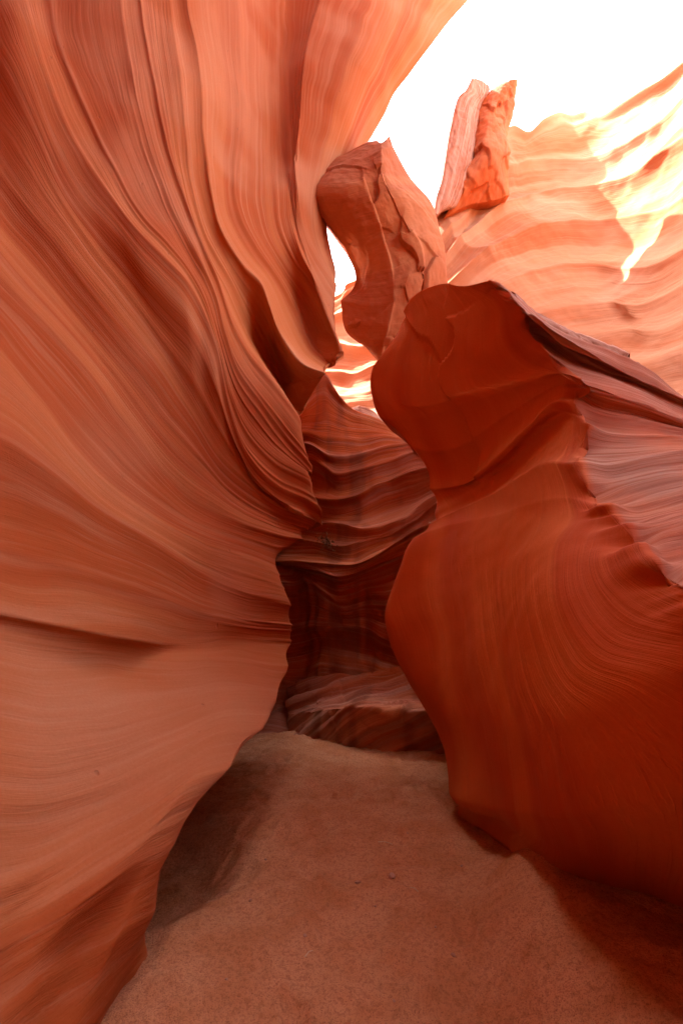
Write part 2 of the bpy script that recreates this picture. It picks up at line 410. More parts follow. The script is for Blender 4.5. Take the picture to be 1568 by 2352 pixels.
    c([w(-2.1,-4,3),w(-2.05,0,2.95),(-120,960,2.2),(0,1010,2.45),(80,1063,2.65),(225,1168,3.15),(375,1263,3.75),(500,1333,4.45),(575,1363,4.85),(668,1385,5.5)], True, s=0.07)
    c([w(-1.9,-4,2.1),w(-1.9,0,2.05),(-120,1230,2.15),(100,1285,2.65),(300,1345,3.3),(430,1395,3.9),(560,1430,4.7),(670,1440,5.5)], s=0.02)
    c([w(-1.85,-4,1.62),w(-1.85,0,1.6),(-120,1398,2.05),(0,1412,2.3),(100,1432,2.55),(200,1452,2.85),(280,1468,3.15),(375,1480,3.6),(450,1478,4.0),(550,1472,4.65),(669,1480,5.5)], True, s=0.07)
    c([w(-1.85,-4,1.5),w(-1.85,0,1.48),(-120,1440,2.08),(0,1455,2.33),(120,1480,2.68),(260,1505,3.2),(320,1512,3.4),(400,1515,3.6),(520,1515,4.2),(663,1528,5.05)], s=0.02)
    c([w(-1.6,-4,.95),w(-1.6,0,.95),(-120,1650,1.85),(100,1680,2.35),(260,1670,2.75),(400,1640,3.15),(520,1605,3.65),(638,1600,4.3)], s=-0.02)
    c([w(-1.4,-4,.65),w(-1.4,0,.65),(-120,1850,1.62),(100,1850,2.15),(260,1800,2.5),(400,1740,2.78),(500,1690,3.1),(600,1678,3.5)], s=0.05)
    c([w(-1.25,-4,.4),w(-1.25,0,.4),(-120,2060,1.48),(100,2000,1.98),(230,1920,2.25),(350,1850,2.42),(440,1790,2.62),(540,1757,2.95)], s=0.05)
    c([w(-1.15,-4,.2),w(-1.15,0,.2),(-120,2250,1.38),(75,2135,1.78),(200,2060,1.95),(310,1990,2.15),(415,1940,2.45)], s=0.04, k=.7)
    c([w(-1.05,-4,.1),w(-1.05,0,.1),(-120,2390,1.28),(60,2290,1.63),(200,2200,1.95),(290,2140,2.05),(374,2100,2.30)], s=0.02, k=.5)
    c([w(-1.0,-4,0),w(-1.0,0,0),(-120,2560,1.12),(60,2500,1.5),(180,2425,1.82),(240,2356,1.99),(300,2264,2.17),(360,2186,2.36)], s=0.0, k=.4)
    c([w(-.98,-4,-3.4),w(-.98,0,-3.4),w(-1.05,1,-3.4),w(-1.15,1.6,-3.4),w(-1.3,2.1,-3.4),w(-1.5,2.4,-3.4)], k=.4)
    G, V, K, S = loft_grid(cs, [60, 420], cell=0.022, maxrow=46)
    U = u_of(G)
    N = normals(G)
    # make the normal point towards the canyon (towards +x / the camera)
    if np.mean(N[..., 0]) < 0: N = -N
    d = strata(G, U, V, [(0.012, 1.1), (0.006, 5.0), (0.003, 15)], slow=0.10, seed=1)
    # thin raised ribs along the flow lines, crowding towards the slot
    sfrac = np.clip((np.arange(G.shape[1])-60)/420.0, 0, 1)[None, :]
    rr = np.random.default_rng(3)
    for kp in (7.0, 8.0, 9.0, 10.0):
        d = d + 0.035*np.exp(-((K-kp)/0.07)**2)[:, None]*(0.5+0.5*noise1(sfrac*5+kp*3, 2))
    for _ in range(46):
        kp = rr.uniform(2.5, 16.5); am = rr.uniform(0.008, 0.026); wd = rr.uniform(0.025, 0.07); s0 = rr.uniform(0.25, 0.7)
        drift = 0.25*(sfrac - 0.6)*rr.uniform(-1, 1)
        d = d + am*np.exp(-((K[:, None]-kp-drift)/wd)**2)*sstep(s0, s0+0.18, sfrac)*sstep(1.0, 0.86, sfrac)
    low = sstep(19.0, 21.0, K)[:, None]
    d = d*(1+0.9*low) - S[:, None]*0.4
    d = d + 0.05*fbm3(G*0.55, 3, 3)
    G2 = G + N*d[..., None]
    o = grid_object('fluted_cliff', G2, U, V[:, None], M_LEFT, ext=(-3.5, 2.4, 0.3))
    tag(o, 'tall fluted orange sandstone wall sweeping up the whole left side', 'rock wall')
    # filler rock under the overhang, added to stop light leaking in
    rows = [dict(p=[[w(-1.9-o_, 1.2, z), w(-1.95-o_, 2.4, z), w(-1.8-o_, 3.4, z), w(-1.50-o_, 4.6, z), w(-1.55-o_, 5.8, z), w(-2.0-o_, 7.0, z), w(-3.2-o_, 8.6, z)]]) for z, o_ in ((-0.9, 0.0), (0.0, 0.05), (0.6, 0.3), (1.4, 0.9), (2.4, 1.5), (3.4, 2.1))]
    G, V, K, S = loft_grid(rows, [120], cell=0.05, maxrow=20)
    U = u_of(G); N = normals(G)
    if np.mean(N[..., 0]) < 0: N = -N
    G2 = G + N*strata(G, U, V, [(0.06, 1.5), (0.03, 5)], seed=131)[..., None]
    grid_object('undercut_filler', G2, U, V[:, None], M_LEFT, ext=(-1.5, 0.3, 0), parent=o)
build_left()

# ------------------------------------------------------------------ right foreground rock
def build_right():
    cs = []
    def c(f, u, crease=False, s=0.0):
        vm = np.mean([q[1] for q in f if not isinstance(q, W)] or [1500])
        k0 = float(np.interp(vm, [650, 1050, 1400, 1900], [0.22, 0.12, 0.36, 0.32]))
        def near(q):
            if isinstance(q, W): return q
            k = k0*float(sstep(920, 1350, np.array(q[0])))*float(sstep(2050, 1500, np.array(q[0])))*float(sstep(2350, 1700, np.array(q[1])))
            return (q[0], q[1], q[2]*(1-k))
        f = [near(q) for q in f]; u = [near(q) for q in u]
        e = pt(f[0])
        f = [w(e[0]+0.9, e[1]+0.9, e[2]), w(e[0]+0.25, e[1]+0.45, e[2]), w(e[0]+0.04, e[1]+0.13, e[2])] + f
        cs.append(dict(p=[f, [f[-1]] + u], c=crease, s=s))
    c([(911,742,4.7),(930,712,4.6),(959,680,4.4),(1017,654,4.2),(1075,656,4.0),(1123,645,3.85)],
      [(1147,649,3.9),(1219,714,4.2),(1295,757,4.4),(1391,795,4.6),(1487,843,4.8),(1568,906,4.9),(1800,1020,5.0)], s=0.0)
    c([(870,808,4.65),(960,760,4.4),(1060,735,4.15),(1140,715,3.95),(1195,709,3.8)],
      [(1235,742,3.9),(1300,790,4.1),(1350,815,4.25),(1400,840,4.4),(1440,862,4.5),(1568,918,4.7),(1800,1030,4.8)], s=0.0)
    c([(847,848,4.65),(950,845,4.45),(1080,825,4.2),(1160,785,4.0),(1209,752,3.85)],
      [(1240,760,4.1),(1300,805,4.3),(1400,856,4.5),(1450,872,4.55),(1568,926,4.7),(1800,1035,4.8)], s=0.0)
    c([(844,896,4.65),(950,915,4.5),(1100,890,4.25),(1200,840,4.05),(1247,800,3.9)],
      [(1330,842,4.05),(1430,880,4.25),(1500,910,4.4),(1568,948,4.5),(1800,1040,4.7)], s=0.0)
    c([(868,963,4.7),(950,960,4.55),(1060,930,4.35),(1180,890,4.1),(1270,860,3.85),(1325,868,3.68)],
      [(1400,895,3.8),(1500,932,4.05),(1568,962,4.2),(1800,1048,4.5)], s=0.02)
    c([(926,1026,4.75),(1000,1035,4.62),(1090,1005,4.48),(1190,940,4.2),(1280,886,3.88),(1336,886,3.64)],
      [(1420,918,3.8),(1500,943,4.0),(1568,972,4.12),(1800,1052,4.45)], s=0.06)
    c([(972,1126,4.78),(1060,1112,4.58),(1140,1060,4.32),(1220,980,3.98),(1275,926,3.76),(1318,918,3.68)],
      [(1400,945,3.72),(1480,962,3.9),(1568,985,4.05),(1800,1056,4.4)], True, s=0.05)
    c([(993,1177,4.76),(1070,1138,4.62),(1150,1085,4.4),(1240,1005,4.02),(1295,962,3.78),(1350,978,3.5)],
      [(1450,996,3.62),(1568,1003,3.8),(1800,1060,4.3)], True, s=0.05)
    c([(984,1203,4.66),(1060,1165,4.5),(1150,1120,4.2),(1250,1065,3.72),(1324,1074,3.38)],
      [(1420,1058,3.45),(1568,1035,3.65),(1800,1065,4.2)], True, s=0.02)
    c([(947,1237,4.6),(1030,1205,4.45),(1150,1180,4.1),(1270,1150,3.65),(1367,1155,3.15)],
      [(1450,1132,3.25),(1568,1105,3.42),(1800,1085,4.0)], s=0.0)
    c([(890,1395,4.5),(1000,1350,4.2),(1150,1310,3.75),(1300,1255,3.25),(1439,1218,2.85)],
      [(1500,1205,2.95),(1568,1188,3.08),(1800,1150,3.7)], s=0.0)
    c([(902,1491,4.45),(1000,1475,4.05),(1150,1445,3.5),(1300,1395,3.0),(1420,1345,2.65),(1511,1309,2.35)],
      [(1540,1302,2.42),(1590,1288,2.55),(1800,1240,3.2)], s=0.0)
    c([(934,1560,4.4),(1050,1560,3.75),(1200,1545,3.15),(1350,1490,2.65),(1470,1420,2.35),(1600,1360,1.95)],
      [(1660,1345,2.1),(1720,1330,2.3),(1900,1290,3.0)], s=0.0)
    c([(1011,1720,4.15),(1100,1715,3.55),(1250,1705,2.9),(1400,1655,2.4),(1568,1590,2.0),(1750,1500,1.6)],
      [(1850,1350,1.9),(1950,1250,2.3),(2200,1150,3.0)], s=0.0)
    c([(1024,1825,3.9),(1130,1860,3.4),(1280,1870,2.75),(1430,1840,2.35),(1568,1815,2.05),(1800,1760,1.6)],
      [(1950,1550,1.6),(2100,1400,1.9),(2500,1250,2.4)], s=0.06)
    c([(1040,1872,4.1),(1120,1925,3.75),(1200,2000,3.35),(1310,2090,3.0),(1430,2150,2.85),(1568,2220,2.7),(1800,2300,2.3)],
      [(2000,2000,1.5),(2200,1700,1.6),(2700,1400,2.0)], s=0.0)
    c([w(1.05,4.1,-.4),w(1.25,3.75,-.4),w(1.4,3.3,-.4),w(1.55,2.9,-.4),w(1.75,2.5,-.4),w(2.0,1.9,-.4)],
      [w(2.0,1.5,-.4),w(2.6,1.6,-.4),w(4,2,-.4)])
    G, V, K, S = loft_grid(cs, [330, 170], cell=0.022, maxrow=46)
    U = u_of(G)
    N = normals(G)
    if np.mean(N[..., 1]) > 0: N = -N
    cols = np.arange(G.shape[1])
    nr, nc = G.shape[:2]
    uu = np.broadcast_to(U, (nr, nc)); vv = np.broadcast_to(V[:, None], (nr, nc))
    ww = uu + 0.25*noise2(vv*0.7, uu*0.5, 15)
    d = 0.035*noise2(ww*1.4, vv*0.35, 11) + 0.008*noise2(ww*4.3, vv*0.4, 12)*(0.5+0.5*noise2(ww*0.8, vv*0.6, 17)) + 0.0025*noise2(ww*15.0, vv*0.5, 13) + 0.010*fbm3(G*2.2, 3, 16)
    ff = (cols < 329)[None, :]
    UU = np.where(ff, vv, uu); VV = np.where(ff, ww, vv)
    up = sstep(326, 345, cols)[None, :]*sstep(3.5, 5, K)[:, None]
    st = strata(G, U, V, [(0.022, 8), (0.016, 19), (0.008, 40)], slow=0.35, seed=31, warp=0.05)
    d = d*(1-up) + st*up
    wth = np.broadcast_to(sstep(328, 334, cols + 3*noise1(np.arange(nc)*0.0, 1))[None, :], (nr, nc))*np.clip(0.75 + 0.3*fbm3(G*1.5, 3, 36), 0, 1)  # skylight on the upper face put into the stone colour
    # the ragged lip between the overhanging face and the bed tops
    lip = np.exp(-((cols-329)/10.0)**2)[None, :]
    d = d + lip*0.05*noise1(V*6.0, 5)[:, None] + lip*0.015*noise1(V*14.0, 8)[:, None]
    head = sstep(7.5, 5.5, K)[:, None]*sstep(338, 322, cols)[None, :]
    d = d + head*facets(G, 22, 0.045, 45)
    d = d - S[:, None] + 0.04*fbm3(G*0.6, 3, 13)
    G2 = G + N*d[..., None]
    o = grid_object('rock_buttress', G2, UU, VV, M_RIGHT, ext=(2.6, 1.6, -0.6), weathered_skytint=wth)
    tag(o, 'deep red sandstone buttress overhanging the right side of the sand floor', 'rock wall')
    rows = [dict(p=[[(1172,668,4.0),(1219,708,4.15),(1295,751,4.35),(1391,789,4.55),(1470,832,4.75)]]),
            dict(p=[[(1203,712,3.72),(1240,728,3.82),(1295,764,3.98),(1332,793,4.1),(1356,824,4.2),(1398,846,4.36),(1446,868,4.5)]], c=True),
            dict(p=[[(1210,748,3.8),(1262,766,3.92),(1300,792,4.04),(1326,815,4.14),(1348,840,4.24),(1394,855,4.4),(1446,874,4.52)]])]
    G, V, K, S = loft_grid(rows, [150], cell=0.012, maxrow=24)
    U = u_of(G); N = normals(G)
    if np.mean(N[..., 1]) > 0: N = -N
    G2 = G + N*(facets(G, 60, 0.05, 41) + 0.012*fbm3(G*8, 3, 42))[..., None]
    wt = np.broadcast_to(sstep(1.02, 0.9, K)[:, None], G.shape[:2])  # top of the slab takes the painted sky tint
    sl = grid_object('loose_slab', G2, U, V[:, None], M_ROUGH, ext=(0.35, 0.6, -0.25), parent=o, weathered_skytint=wt)
    sl['label'] = 'thin broken slab lying along the shoulder of the buttress'
build_right()

# ------------------------------------------------------------------ wedged block in the slot
def build_block():
    cs = []
    def c(l, m, r, crease=False):
        l, m, r = [[(u, v, y + 0.25 + (v-570)*0.0024) for (u, v, y) in q] for q in (l, m, r)]
        cs.append(dict(p=[l, [l[-1]]+m, [m[-1]]+r], c=crease))
    c([(841,327,7.3),(855,324,7.15),(865,322,7.1)], [(870,326,7.05),(875,328,7.0)], [(884,322,7.1),(894,312,7.3)])
    c([(774,361,7.2),(800,366,7.0),(822,372,6.85)], [(850,360,6.8),(875,344,6.75)], [(890,340,6.9),(903,338,7.2)], True)
    c([(705,439,7.0),(740,432,6.8),(790,425,6.65),(838,415,6.6)], [(860,410,6.6),(880,405,6.6)], [(910,405,6.9),(942,408,7.3)])
    c([(752,515,7.0),(800,505,6.7),(865,490,6.5)], [(890,480,6.5),(914,467,6.55)], [(955,468,6.8),(993,470,7.2)])
    c([(791,568,7.0),(830,560,6.7),(880,540,6.5)], [(915,540,6.5),(945,530,6.5)], [(980,528,6.75),(1009,529,7.1)], True)
    c([(813,618,7.0),(850,612,6.7),(897,601,6.5)], [(935,585,6.5),(965,560,6.55)], [(995,562,6.75),(1020,568,7.1)])
    c([(810,663,7.0),(850,665,6.7),(903,660,6.5)], [(940,650,6.5),(975,640,6.55)], [(1002,632,6.75),(1026,629,7.0)])
    c([(782,691,6.95),(840,700,6.7),(903,700,6.5)], [(940,695,6.55),(975,690,6.6)], [(1002,690,6.8),(1030,690,7.0)], True)
    c([(796,764,6.9),(845,765,6.75),(890,760,6.6)], [(925,755,6.65),(960,750,6.7)], [(985,755,6.8),(1010,760,7.0)])
    c([(841,800,6.9),(860,802,6.8),(880,800,6.75)], [(905,800,6.8),(930,800,6.8)], [(945,805,6.9),(960,810,7.0)])
    c([(861,823,6.95),(868,827,6.92),(875,830,6.9)], [(888,832,6.9),(900,835,6.9)], [(910,838,6.95),(920,840,7.0)])
    G, V, K, S = loft_grid(cs, [70, 60, 50], cell=0.03, maxrow=40)
    U = u_of(G); N = normals(G)
    if np.mean(N[..., 1]) > 0: N = -N
    cols = np.arange(G.shape[1])[None, :]
    rough = sstep(66, 74, cols)*sstep(135, 125, cols)*sstep(1.0, 2.0, K)[:, None]
    d = rough*facets(G, 70, 0.11, 21, (1, 1, 0.55)) + (1-rough)*facets(G, 14, 0.03, 22) + 0.03*fbm3(G*0.9, 3, 8) + 0.012*fbm3(G*6.0, 3, 18)
    edge = np.minimum(np.minimum(cols, G.shape[1]-1-cols)/8.0, 1)*np.minimum(np.minimum(np.arange(G.shape[0]), G.shape[0]-1-np.arange(G.shape[0]))/8.0, 1)[:, None]
    G2 = G + N*(d*edge)[..., None]
    o = grid_object('wedged_boulder', G2, U, V[:, None], M_ROUGH, ext=(0.1, 1.3, 1.1), warp=0.08)
    tag(o, 'dark red angular boulder wedged upright in the slot below the sky', 'boulder')
build_block()

# ------------------------------------------------------------------ pinnacle on the rim
def build_pinnacle():
    root = bpy.data.objects.new('rock_pinnacle', None); scene.collection.objects.link(root)
    root.location = at(1085, 480, 9.5)
    tag(root, 'split rock pinnacle standing against the white sky on the right rim', 'rock pinnacle')
    def slab(name, rows, mat, seed, amp, ext):
        cs = [dict(p=[r]) for r in rows]
        G, V, K, S = loft_grid(cs, [60], cell=0.04, maxrow=40)
        U = u_of(G); N = normals(G)
        if np.mean(N[..., 1]) > 0: N = -N
        d = amp*0.5*(fbm3(G*np.array([2.0, 2.0, 0.8]), 4, seed)) + facets(G, 50, amp, seed, (1, 1, 0.3)) + 0.015*fbm3(G*7, 3, seed+4)
        G2 = G + N*d[..., None] - np.array(root.location)
        # beds run up the slab: swap the texture directions
        return grid_object(name, G2, V[:, None], U[None, :]*1.0, mat, ext=ext, parent=root, weathered_skytint=np.full(G.shape[:2], 0.8 if name == 'weathered_slab' else 0.0))  # weathered slab also carries the painted sky tint
    slab('weathered_slab', [
        [(1082,181,9.12),(1092,180,9.16),(1104,184,9.30),(1124,198,9.60)],
        [(1071,204,9.12),(1085,205,9.16),(1100,210,9.30),(1124,209,9.60)],
        [(1054,221,9.12),(1075,225,9.16),(1092,230,9.30),(1106,237,9.60)],
        [(1037,282,9.12),(1060,285,9.16),(1080,290,9.30),(1095,299,9.60)],
        [(1026,344,9.12),(1045,350,9.16),(1065,358,9.30),(1084,366,9.60)],
        [(1015,411,9.12),(1030,420,9.16),(1045,430,9.30),(1063,439,9.60)],
        [(999,465,9.12),(1010,470,9.16),(1022,475,9.30),(1038,478,9.60)],
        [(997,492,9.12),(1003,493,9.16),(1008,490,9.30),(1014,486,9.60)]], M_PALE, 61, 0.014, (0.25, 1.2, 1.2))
    slab('red_slab', [
        [(1140,194,9.7),(1152,192,9.6),(1168,188,9.6),(1184,186,9.75)],
        [(1122,209,9.65),(1140,207,9.5),(1160,205,9.5),(1184,221,9.75)],
        [(1104,237,9.6),(1130,245,9.4),(1160,250,9.45),(1179,255,9.7)],
        [(1093,299,9.6),(1120,300,9.35),(1150,300,9.4),(1171,295,9.65)],
        [(1082,366,9.55),(1110,362,9.3),(1140,358,9.35),(1167,350,9.6)],
        [(1055,425,9.6),(1095,412,9.5),(1135,405,9.6),(1166,400,9.9)],[(1020,500,9.8),(1080,470,9.8),(1135,460,9.9),(1166,450,10.1)]], M_ROUGH, 71, 0.07, (0.1, 0.7, 0.4))
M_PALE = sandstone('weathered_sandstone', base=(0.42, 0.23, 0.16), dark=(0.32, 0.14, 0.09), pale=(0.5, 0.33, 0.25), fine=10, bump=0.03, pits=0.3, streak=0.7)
build_pinnacle()

# ------------------------------------------------------------------ far right wall, in the sun
def build_far_right():
    cs = []
    def c(p, crease=False, s=0.0):
        j = next(i for i, q in enumerate(p) if isinstance(q, W))
        cs.append(dict(p=[p[:j], p[j-1:]], c=crease, s=s))
    c([(880,640,10.5),(940,560,10.3),(1000,494,10.0),(1060,452,10.0),(1090,385,10.4),(1130,330,10.9),(1166,293,11.2),(1183,288,11.3),(1211,302,11.4),(1250,271,11.5),(1284,257,11.5),(1312,263,11.4),(1340,255,11.2),(1376,265,10.9),(1418,240,10.4),(1474,204,9.7),(1519,179,9.2),(1568,139,8.7),(1700,40,7.4),(1900,-150,6.0),w(10.5,2.2,5.0),w(9.5,-1.5,4.8),w(6.5,-4.5,4.8)], s=0.0)
    c([(880,680,10.4),(940,610,10.1),(1000,540,9.8),(1060,490,9.8),(1120,420,10.2),(1180,370,11.0),(1250,350,11.4),(1340,345,11.0),(1420,320,10.3),(1500,260,9.3),(1568,200,8.6),(1750,80,7.0),(1950,-50,5.8),w(10.5,2.2,4.8),w(9.5,-1.5,4.4),w(6.5,-4.5,4.4)], s=0.25)
    c([(880,720,10.3),(960,640,9.9),(1020,570,9.6),(1100,500,9.8),(1180,450,10.6),(1260,430,11.2),(1350,420,10.9),(1440,400,10.1),(1520,340,9.1),(1568,300,8.5),(1750,200,7.0),(1980,80,5.6),w(10.5,2.2,4.4),w(9.5,-1.5,4.0),w(6.5,-4.5,4.0)], s=0.2)
    c([(890,760,10.2),(980,690,9.8),(1050,620,9.5),(1130,560,9.7),(1210,520,10.3),(1290,500,10.6),(1380,490,10.4),(1460,490,9.9),(1530,470,9.0),(1568,440,8.5),(1750,340,7.0),(2000,200,5.5),w(10.5,2.2,3.9),w(9.5,-1.5,3.5),w(6.5,-4.5,3.5)], s=0.2)
    c([(900,820,10.0),(1000,760,9.7),(1080,690,9.5),(1170,640,9.7),(1260,610,10.2),(1350,600,10.3),(1420,610,9.8),(1490,610,9.0),(1568,570,8.3),(1750,470,6.9),(2000,350,5.5),w(10.5,2.2,3.4),w(9.5,-1.5,3.0),w(6.5,-4.5,3.0)], s=0.1)
    c([(910,900,9.8),(1020,850,9.5),(1120,780,9.3),(1220,730,9.5),(1320,700,9.8),(1400,695,9.6),(1440,700,9.1),(1500,690,8.6),(1568,655,8.1),(1750,570,6.8),(2000,450,5.5),w(10.5,2.2,2.9),w(9.5,-1.5,2.5),w(6.5,-4.5,2.5)], s=0.08)
    c([(920,980,9.6),(1040,930,9.3),(1150,860,9.0),(1260,810,9.2),(1360,770,9.4),(1430,755,9.0),(1480,760,8.4),(1530,750,8.0),(1568,735,7.8),(1750,660,6.6),(2000,560,5.4),w(10.5,2.2,2.4),w(9.5,-1.5,2.0),w(6.5,-4.5,2.0)], s=0.05)
    c([(930,1060,9.4),(1060,1000,9.1),(1200,930,8.7),(1320,880,8.7),(1420,840,8.4),(1500,830,7.8),(1568,815,7.4),(1750,760,6.4),(2000,680,5.3),w(10.5,2.2,1.9),w(9.5,-1.5,1.5),w(6.5,-4.5,1.5)], s=0.05)
    c([(930,1200,9.0),(1060,1120,8.7),(1200,1060,8.3),(1320,1010,8.2),(1420,970,7.8),(1500,950,7.4),(1568,930,7.0),(1750,880,6.2),(2000,800,5.2),w(10.5,2.2,1.4),w(9.5,-1.5,1.1),w(6.5,-4.5,1.1)], s=0.05)
    c([(930,1350,8.6),(1060,1300,8.3),(1200,1250,7.8),(1320,1200,7.6),(1420,1150,7.2),(1568,1120,6.6),(1750,1060,6.0),(2000,1000,5.2),w(10.5,2.2,0.7),w(9.5,-1.5,0.5),w(6.5,-4.5,0.5)])
    c([(930,1740,8.4),(1060,1740,8.0),(1200,1740,7.5),(1320,1740,7.2),(1420,1740,6.9),(1568,1740,6.4),(1750,1740,5.8),(2000,1740,5.2),w(8.5,2.2,-.6),w(8,-1.5,-.6),w(6,-4.5,-.6)])
    G, V, K, S = loft_grid(cs, [330, 60], cell=0.05, maxrow=36)
    U = u_of(G); N = normals(G)
    if np.mean(N[..., 1]) > 0: N = -N
    d = strata(G, U, V, [(0.022, 1.3), (0.010, 4), (0.004, 10)], slow=0.12, seed=51)
    cols = np.linspace(0, 1, G.shape[1])[None, :]
    right = sstep(0.55, 0.75, cols)*sstep(3.5, 5.5, K)[:, None]
    d = d*(1+2.5*right) - S[:, None]
    # water-worn scallops
    sc = np.abs(fbm3(G*np.array([0.42, 0.42, 0.36]), 2, 57))
    d = d - 0.30*sc*(1-right)*sstep(5.0, 3.0, K)[:, None] + 0.05*fbm3(G*1.2, 4, 58)
    fade = sstep(0, 6, np.arange(G.shape[0]))[:, None]
    G2 = G + N*(d*fade)[..., None]
    # crumbled rim
    o = grid_object('sunlit_cliff', G2, U, V[:, None], M_FAR, ext=(0.8, 2.2, 0.6))
    tag(o, 'bright sunlit orange cliff hollowed into bowls at upper right', 'rock wall')
build_far_right()

# ------------------------------------------------------------------ back of the slot
def build_back():
    cs = []
    wide = [True]
    def c(p, crease=False, s=0.0):
        if wide[0]:
            e0, e1 = pt(p[0]), pt(p[-1])
            cs.append(dict(p=[[w(e0[0]-2.2, e0[1]-0.6, e0[2]), p[0]], p, [p[-1], w(e1[0]+2.6, e1[1]-0.9, e1[2])]], c=crease, s=s))
        else:
            cs.append(dict(p=[p], c=crease, s=s))
    c([(560,1010,8.6),(650,960,8.3),(700,900,8.1),(746,859,8.0),(764,884,8.0),(782,911,8.0),(809,938,8.05),(868,962,8.1),(940,1010,8.1),(1050,1080,7.8)], s=0.05)
    c([(560,1030,8.4),(650,1000,8.2),(700,990,8.0),(740,1000,7.9),(800,1010,7.9),(870,1005,7.9),(950,1020,7.8),(1060,1090,7.5)], s=0.06)
    c([(560,1040,8.3),(690,1015,8.0),(718,1022,7.85),(755,1045,7.75),(818,1045,7.7),(882,1027,7.65),(950,1020,7.6),(1060,1095,7.2)], True, s=0.12)
    c([(560,1070,8.3),(690,1045,8.0),(746,1072,7.75),(768,1086,7.65),(836,1075,7.55),(904,1053,7.5),(960,1035,7.4),(1070,1100,7.0)], True, s=0.22)
    c([(560,1140,8.2),(690,1135,7.8),(718,1143,7.7),(759,1149,7.5),(818,1139,7.35),(859,1116,7.3),(927,1088,7.2),(1000,1080,7.0),(1080,1110,6.8)], True, s=0.22)
    c([(560,1190,8.0),(690,1200,7.6),(737,1201,7.4),(782,1202,7.2),(836,1213,7.05),(882,1206,7.0),(927,1188,6.95),(972,1151,6.9),(1080,1120,6.7)], True, s=0.14)
    c([(560,1230,8.0),(690,1240,7.5),(718,1242,7.3),(782,1249,7.0),(836,1240,6.9),(890,1230,6.8),(950,1197,6.75),(990,1163,6.7),(1080,1130,6.6)], True, s=0.12)
    c([(600,1290,7.8),(700,1290,7.2),(746,1292,7.0),(800,1296,6.75),(854,1283,6.65),(909,1247,6.6),(960,1215,6.6),(1080,1160,6.5)], True, s=0.06)
    c([(650,1300,7.6),(720,1310,7.1),(777,1323,6.8),(830,1310,6.7),(880,1290,6.7),(920,1275,6.65),(980,1250,6.6),(1080,1200,6.5)], s=0.08)
    c([(690,1330,7.32),(730,1350,7.02),(780,1380,6.96),(830,1370,6.91),(880,1360,6.85),(930,1350,6.79),(1000,1340,6.72),(1080,1320,6.72)], s=0.05)
    c([(695,1440,7.31),(735,1440,7.02),(790,1440,6.95),(840,1445,6.89),(880,1465,6.85),(930,1470,6.79),(1000,1470,6.72),(1080,1470,6.72)], True, s=0.1)
    c([(700,1530,7.31),(735,1530,7.02),(790,1540,6.95),(840,1540,6.89),(880,1545,6.85),(930,1550,6.79),(1000,1560,6.72),(1080,1560,6.72)], s=0.0)
    c([(703,1620,7.30),(735,1620,7.02),(790,1610,6.95),(840,1600,6.89),(880,1600,6.85),(930,1605,6.79),(1000,1610,6.72),(1080,1620,6.72)], s=0.0)
    c([(705,1720,7.30),(735,1720,7.02),(790,1720,6.95),(840,1720,6.89),(880,1720,6.85),(930,1720,6.79),(1000,1720,6.72),(1080,1720,6.72)])
    G, V, K, S = loft_grid(cs, [24, 200, 24], cell=0.03, maxrow=30)
    wide[0] = False
    U = u_of(G); N = normals(G)
    if np.mean(N[..., 1]) > 0: N = -N
    d = strata(G, U, V, [(0.03, 3.5), (0.022, 9), (0.01, 20)], slow=0.3, seed=81, warp=0.08)*(1-0.6*sstep(8.0, 9.5, K)[:, None]) - S[:, None] + 0.06*fbm3(G*1.1, 3, 82)
    uu = np.broadcast_to(U, G.shape[:2]); vv = np.broadcast_to(V[:, None], G.shape[:2])
    d = d + sstep(8.0, 9.5, K)[:, None]*(0.16*noise2(uu*1.9 + 0.5*noise1(vv*1.5, 3), vv*0.25, 83) + 0.05*noise2(uu*5.0, vv*0.5, 84))
    fade = sstep(0, 5, np.arange(G.shape[0]))[:, None]
    o = grid_object('banded_cliff', G + N*(d*fade)[..., None], U, V[:, None], M_BACK, ext=(0.2, 1.6, -0.2))
    tag(o, 'striped banded sandstone wall closing the slot at the back', 'rock wall')

    # sunlit wall far behind, seen through the gap
    cs.clear()
    c([(560,720,12),(700,690,12),(760,680,12),(782,668,12),(792,652,12),(810,645,12.1),(850,640,12.2),(900,650,12.2),(980,700,12)], s=0.1)
    c([(560,780,11.7),(700,740,11.7),(780,720,11.6),(810,710,11.6),(860,720,11.6),(980,760,11.4)], s=0.25)
    c([(560,830,11.3),(700,800,11.2),(780,790,11.2),(830,800,11.0),(870,790,10.9),(980,800,10.8)], True, s=0.2)
    c([(560,890,11.0),(700,860,10.9),(760,852,10.8),(810,858,10.7),(860,840,10.5),(980,850,10.4)], True, s=0.12)
    c([(560,940,10.7),(700,910,10.5),(780,905,10.4),(840,900,10.3),(880,880,10.2),(980,880,10.2)], s=0.08)
    c([(560,1060,10.3),(700,1010,10.2),(780,980,10.1),(850,960,10.0),(900,950,10.0),(1000,960,10.0)])
    c([(560,1200,10.2),(700,1190,10.0),(780,1150,9.9),(850,1130,9.8),(900,1120,9.8),(1000,1130,9.8)])
    G, V, K, S = loft_grid(cs, [120], cell=0.05, maxrow=24)
    U = u_of(G); N = normals(G)
    if np.mean(N[..., 1]) > 0: N = -N
    d = strata(G, U, V, [(0.06, 3), (0.03, 8)], slow=0.3, seed=91) - S[:, None] + 0.08*fbm3(G*1.0, 3, 92)
    o = grid_object('distant_cliff', G + N*d[..., None], U, V[:, None], M_FAR, ext=(0.3, 2.0, -0.2))
    tag(o, 'glowing orange cliff seen through the narrow gap beneath the boulder', 'rock wall')

    # pale slab leaning in front of it
    cs.clear()
    c([(800,936,9.2),(827,931,9.1),(850,938,9.1),(870,952,9.2),(900,960,9.3)])
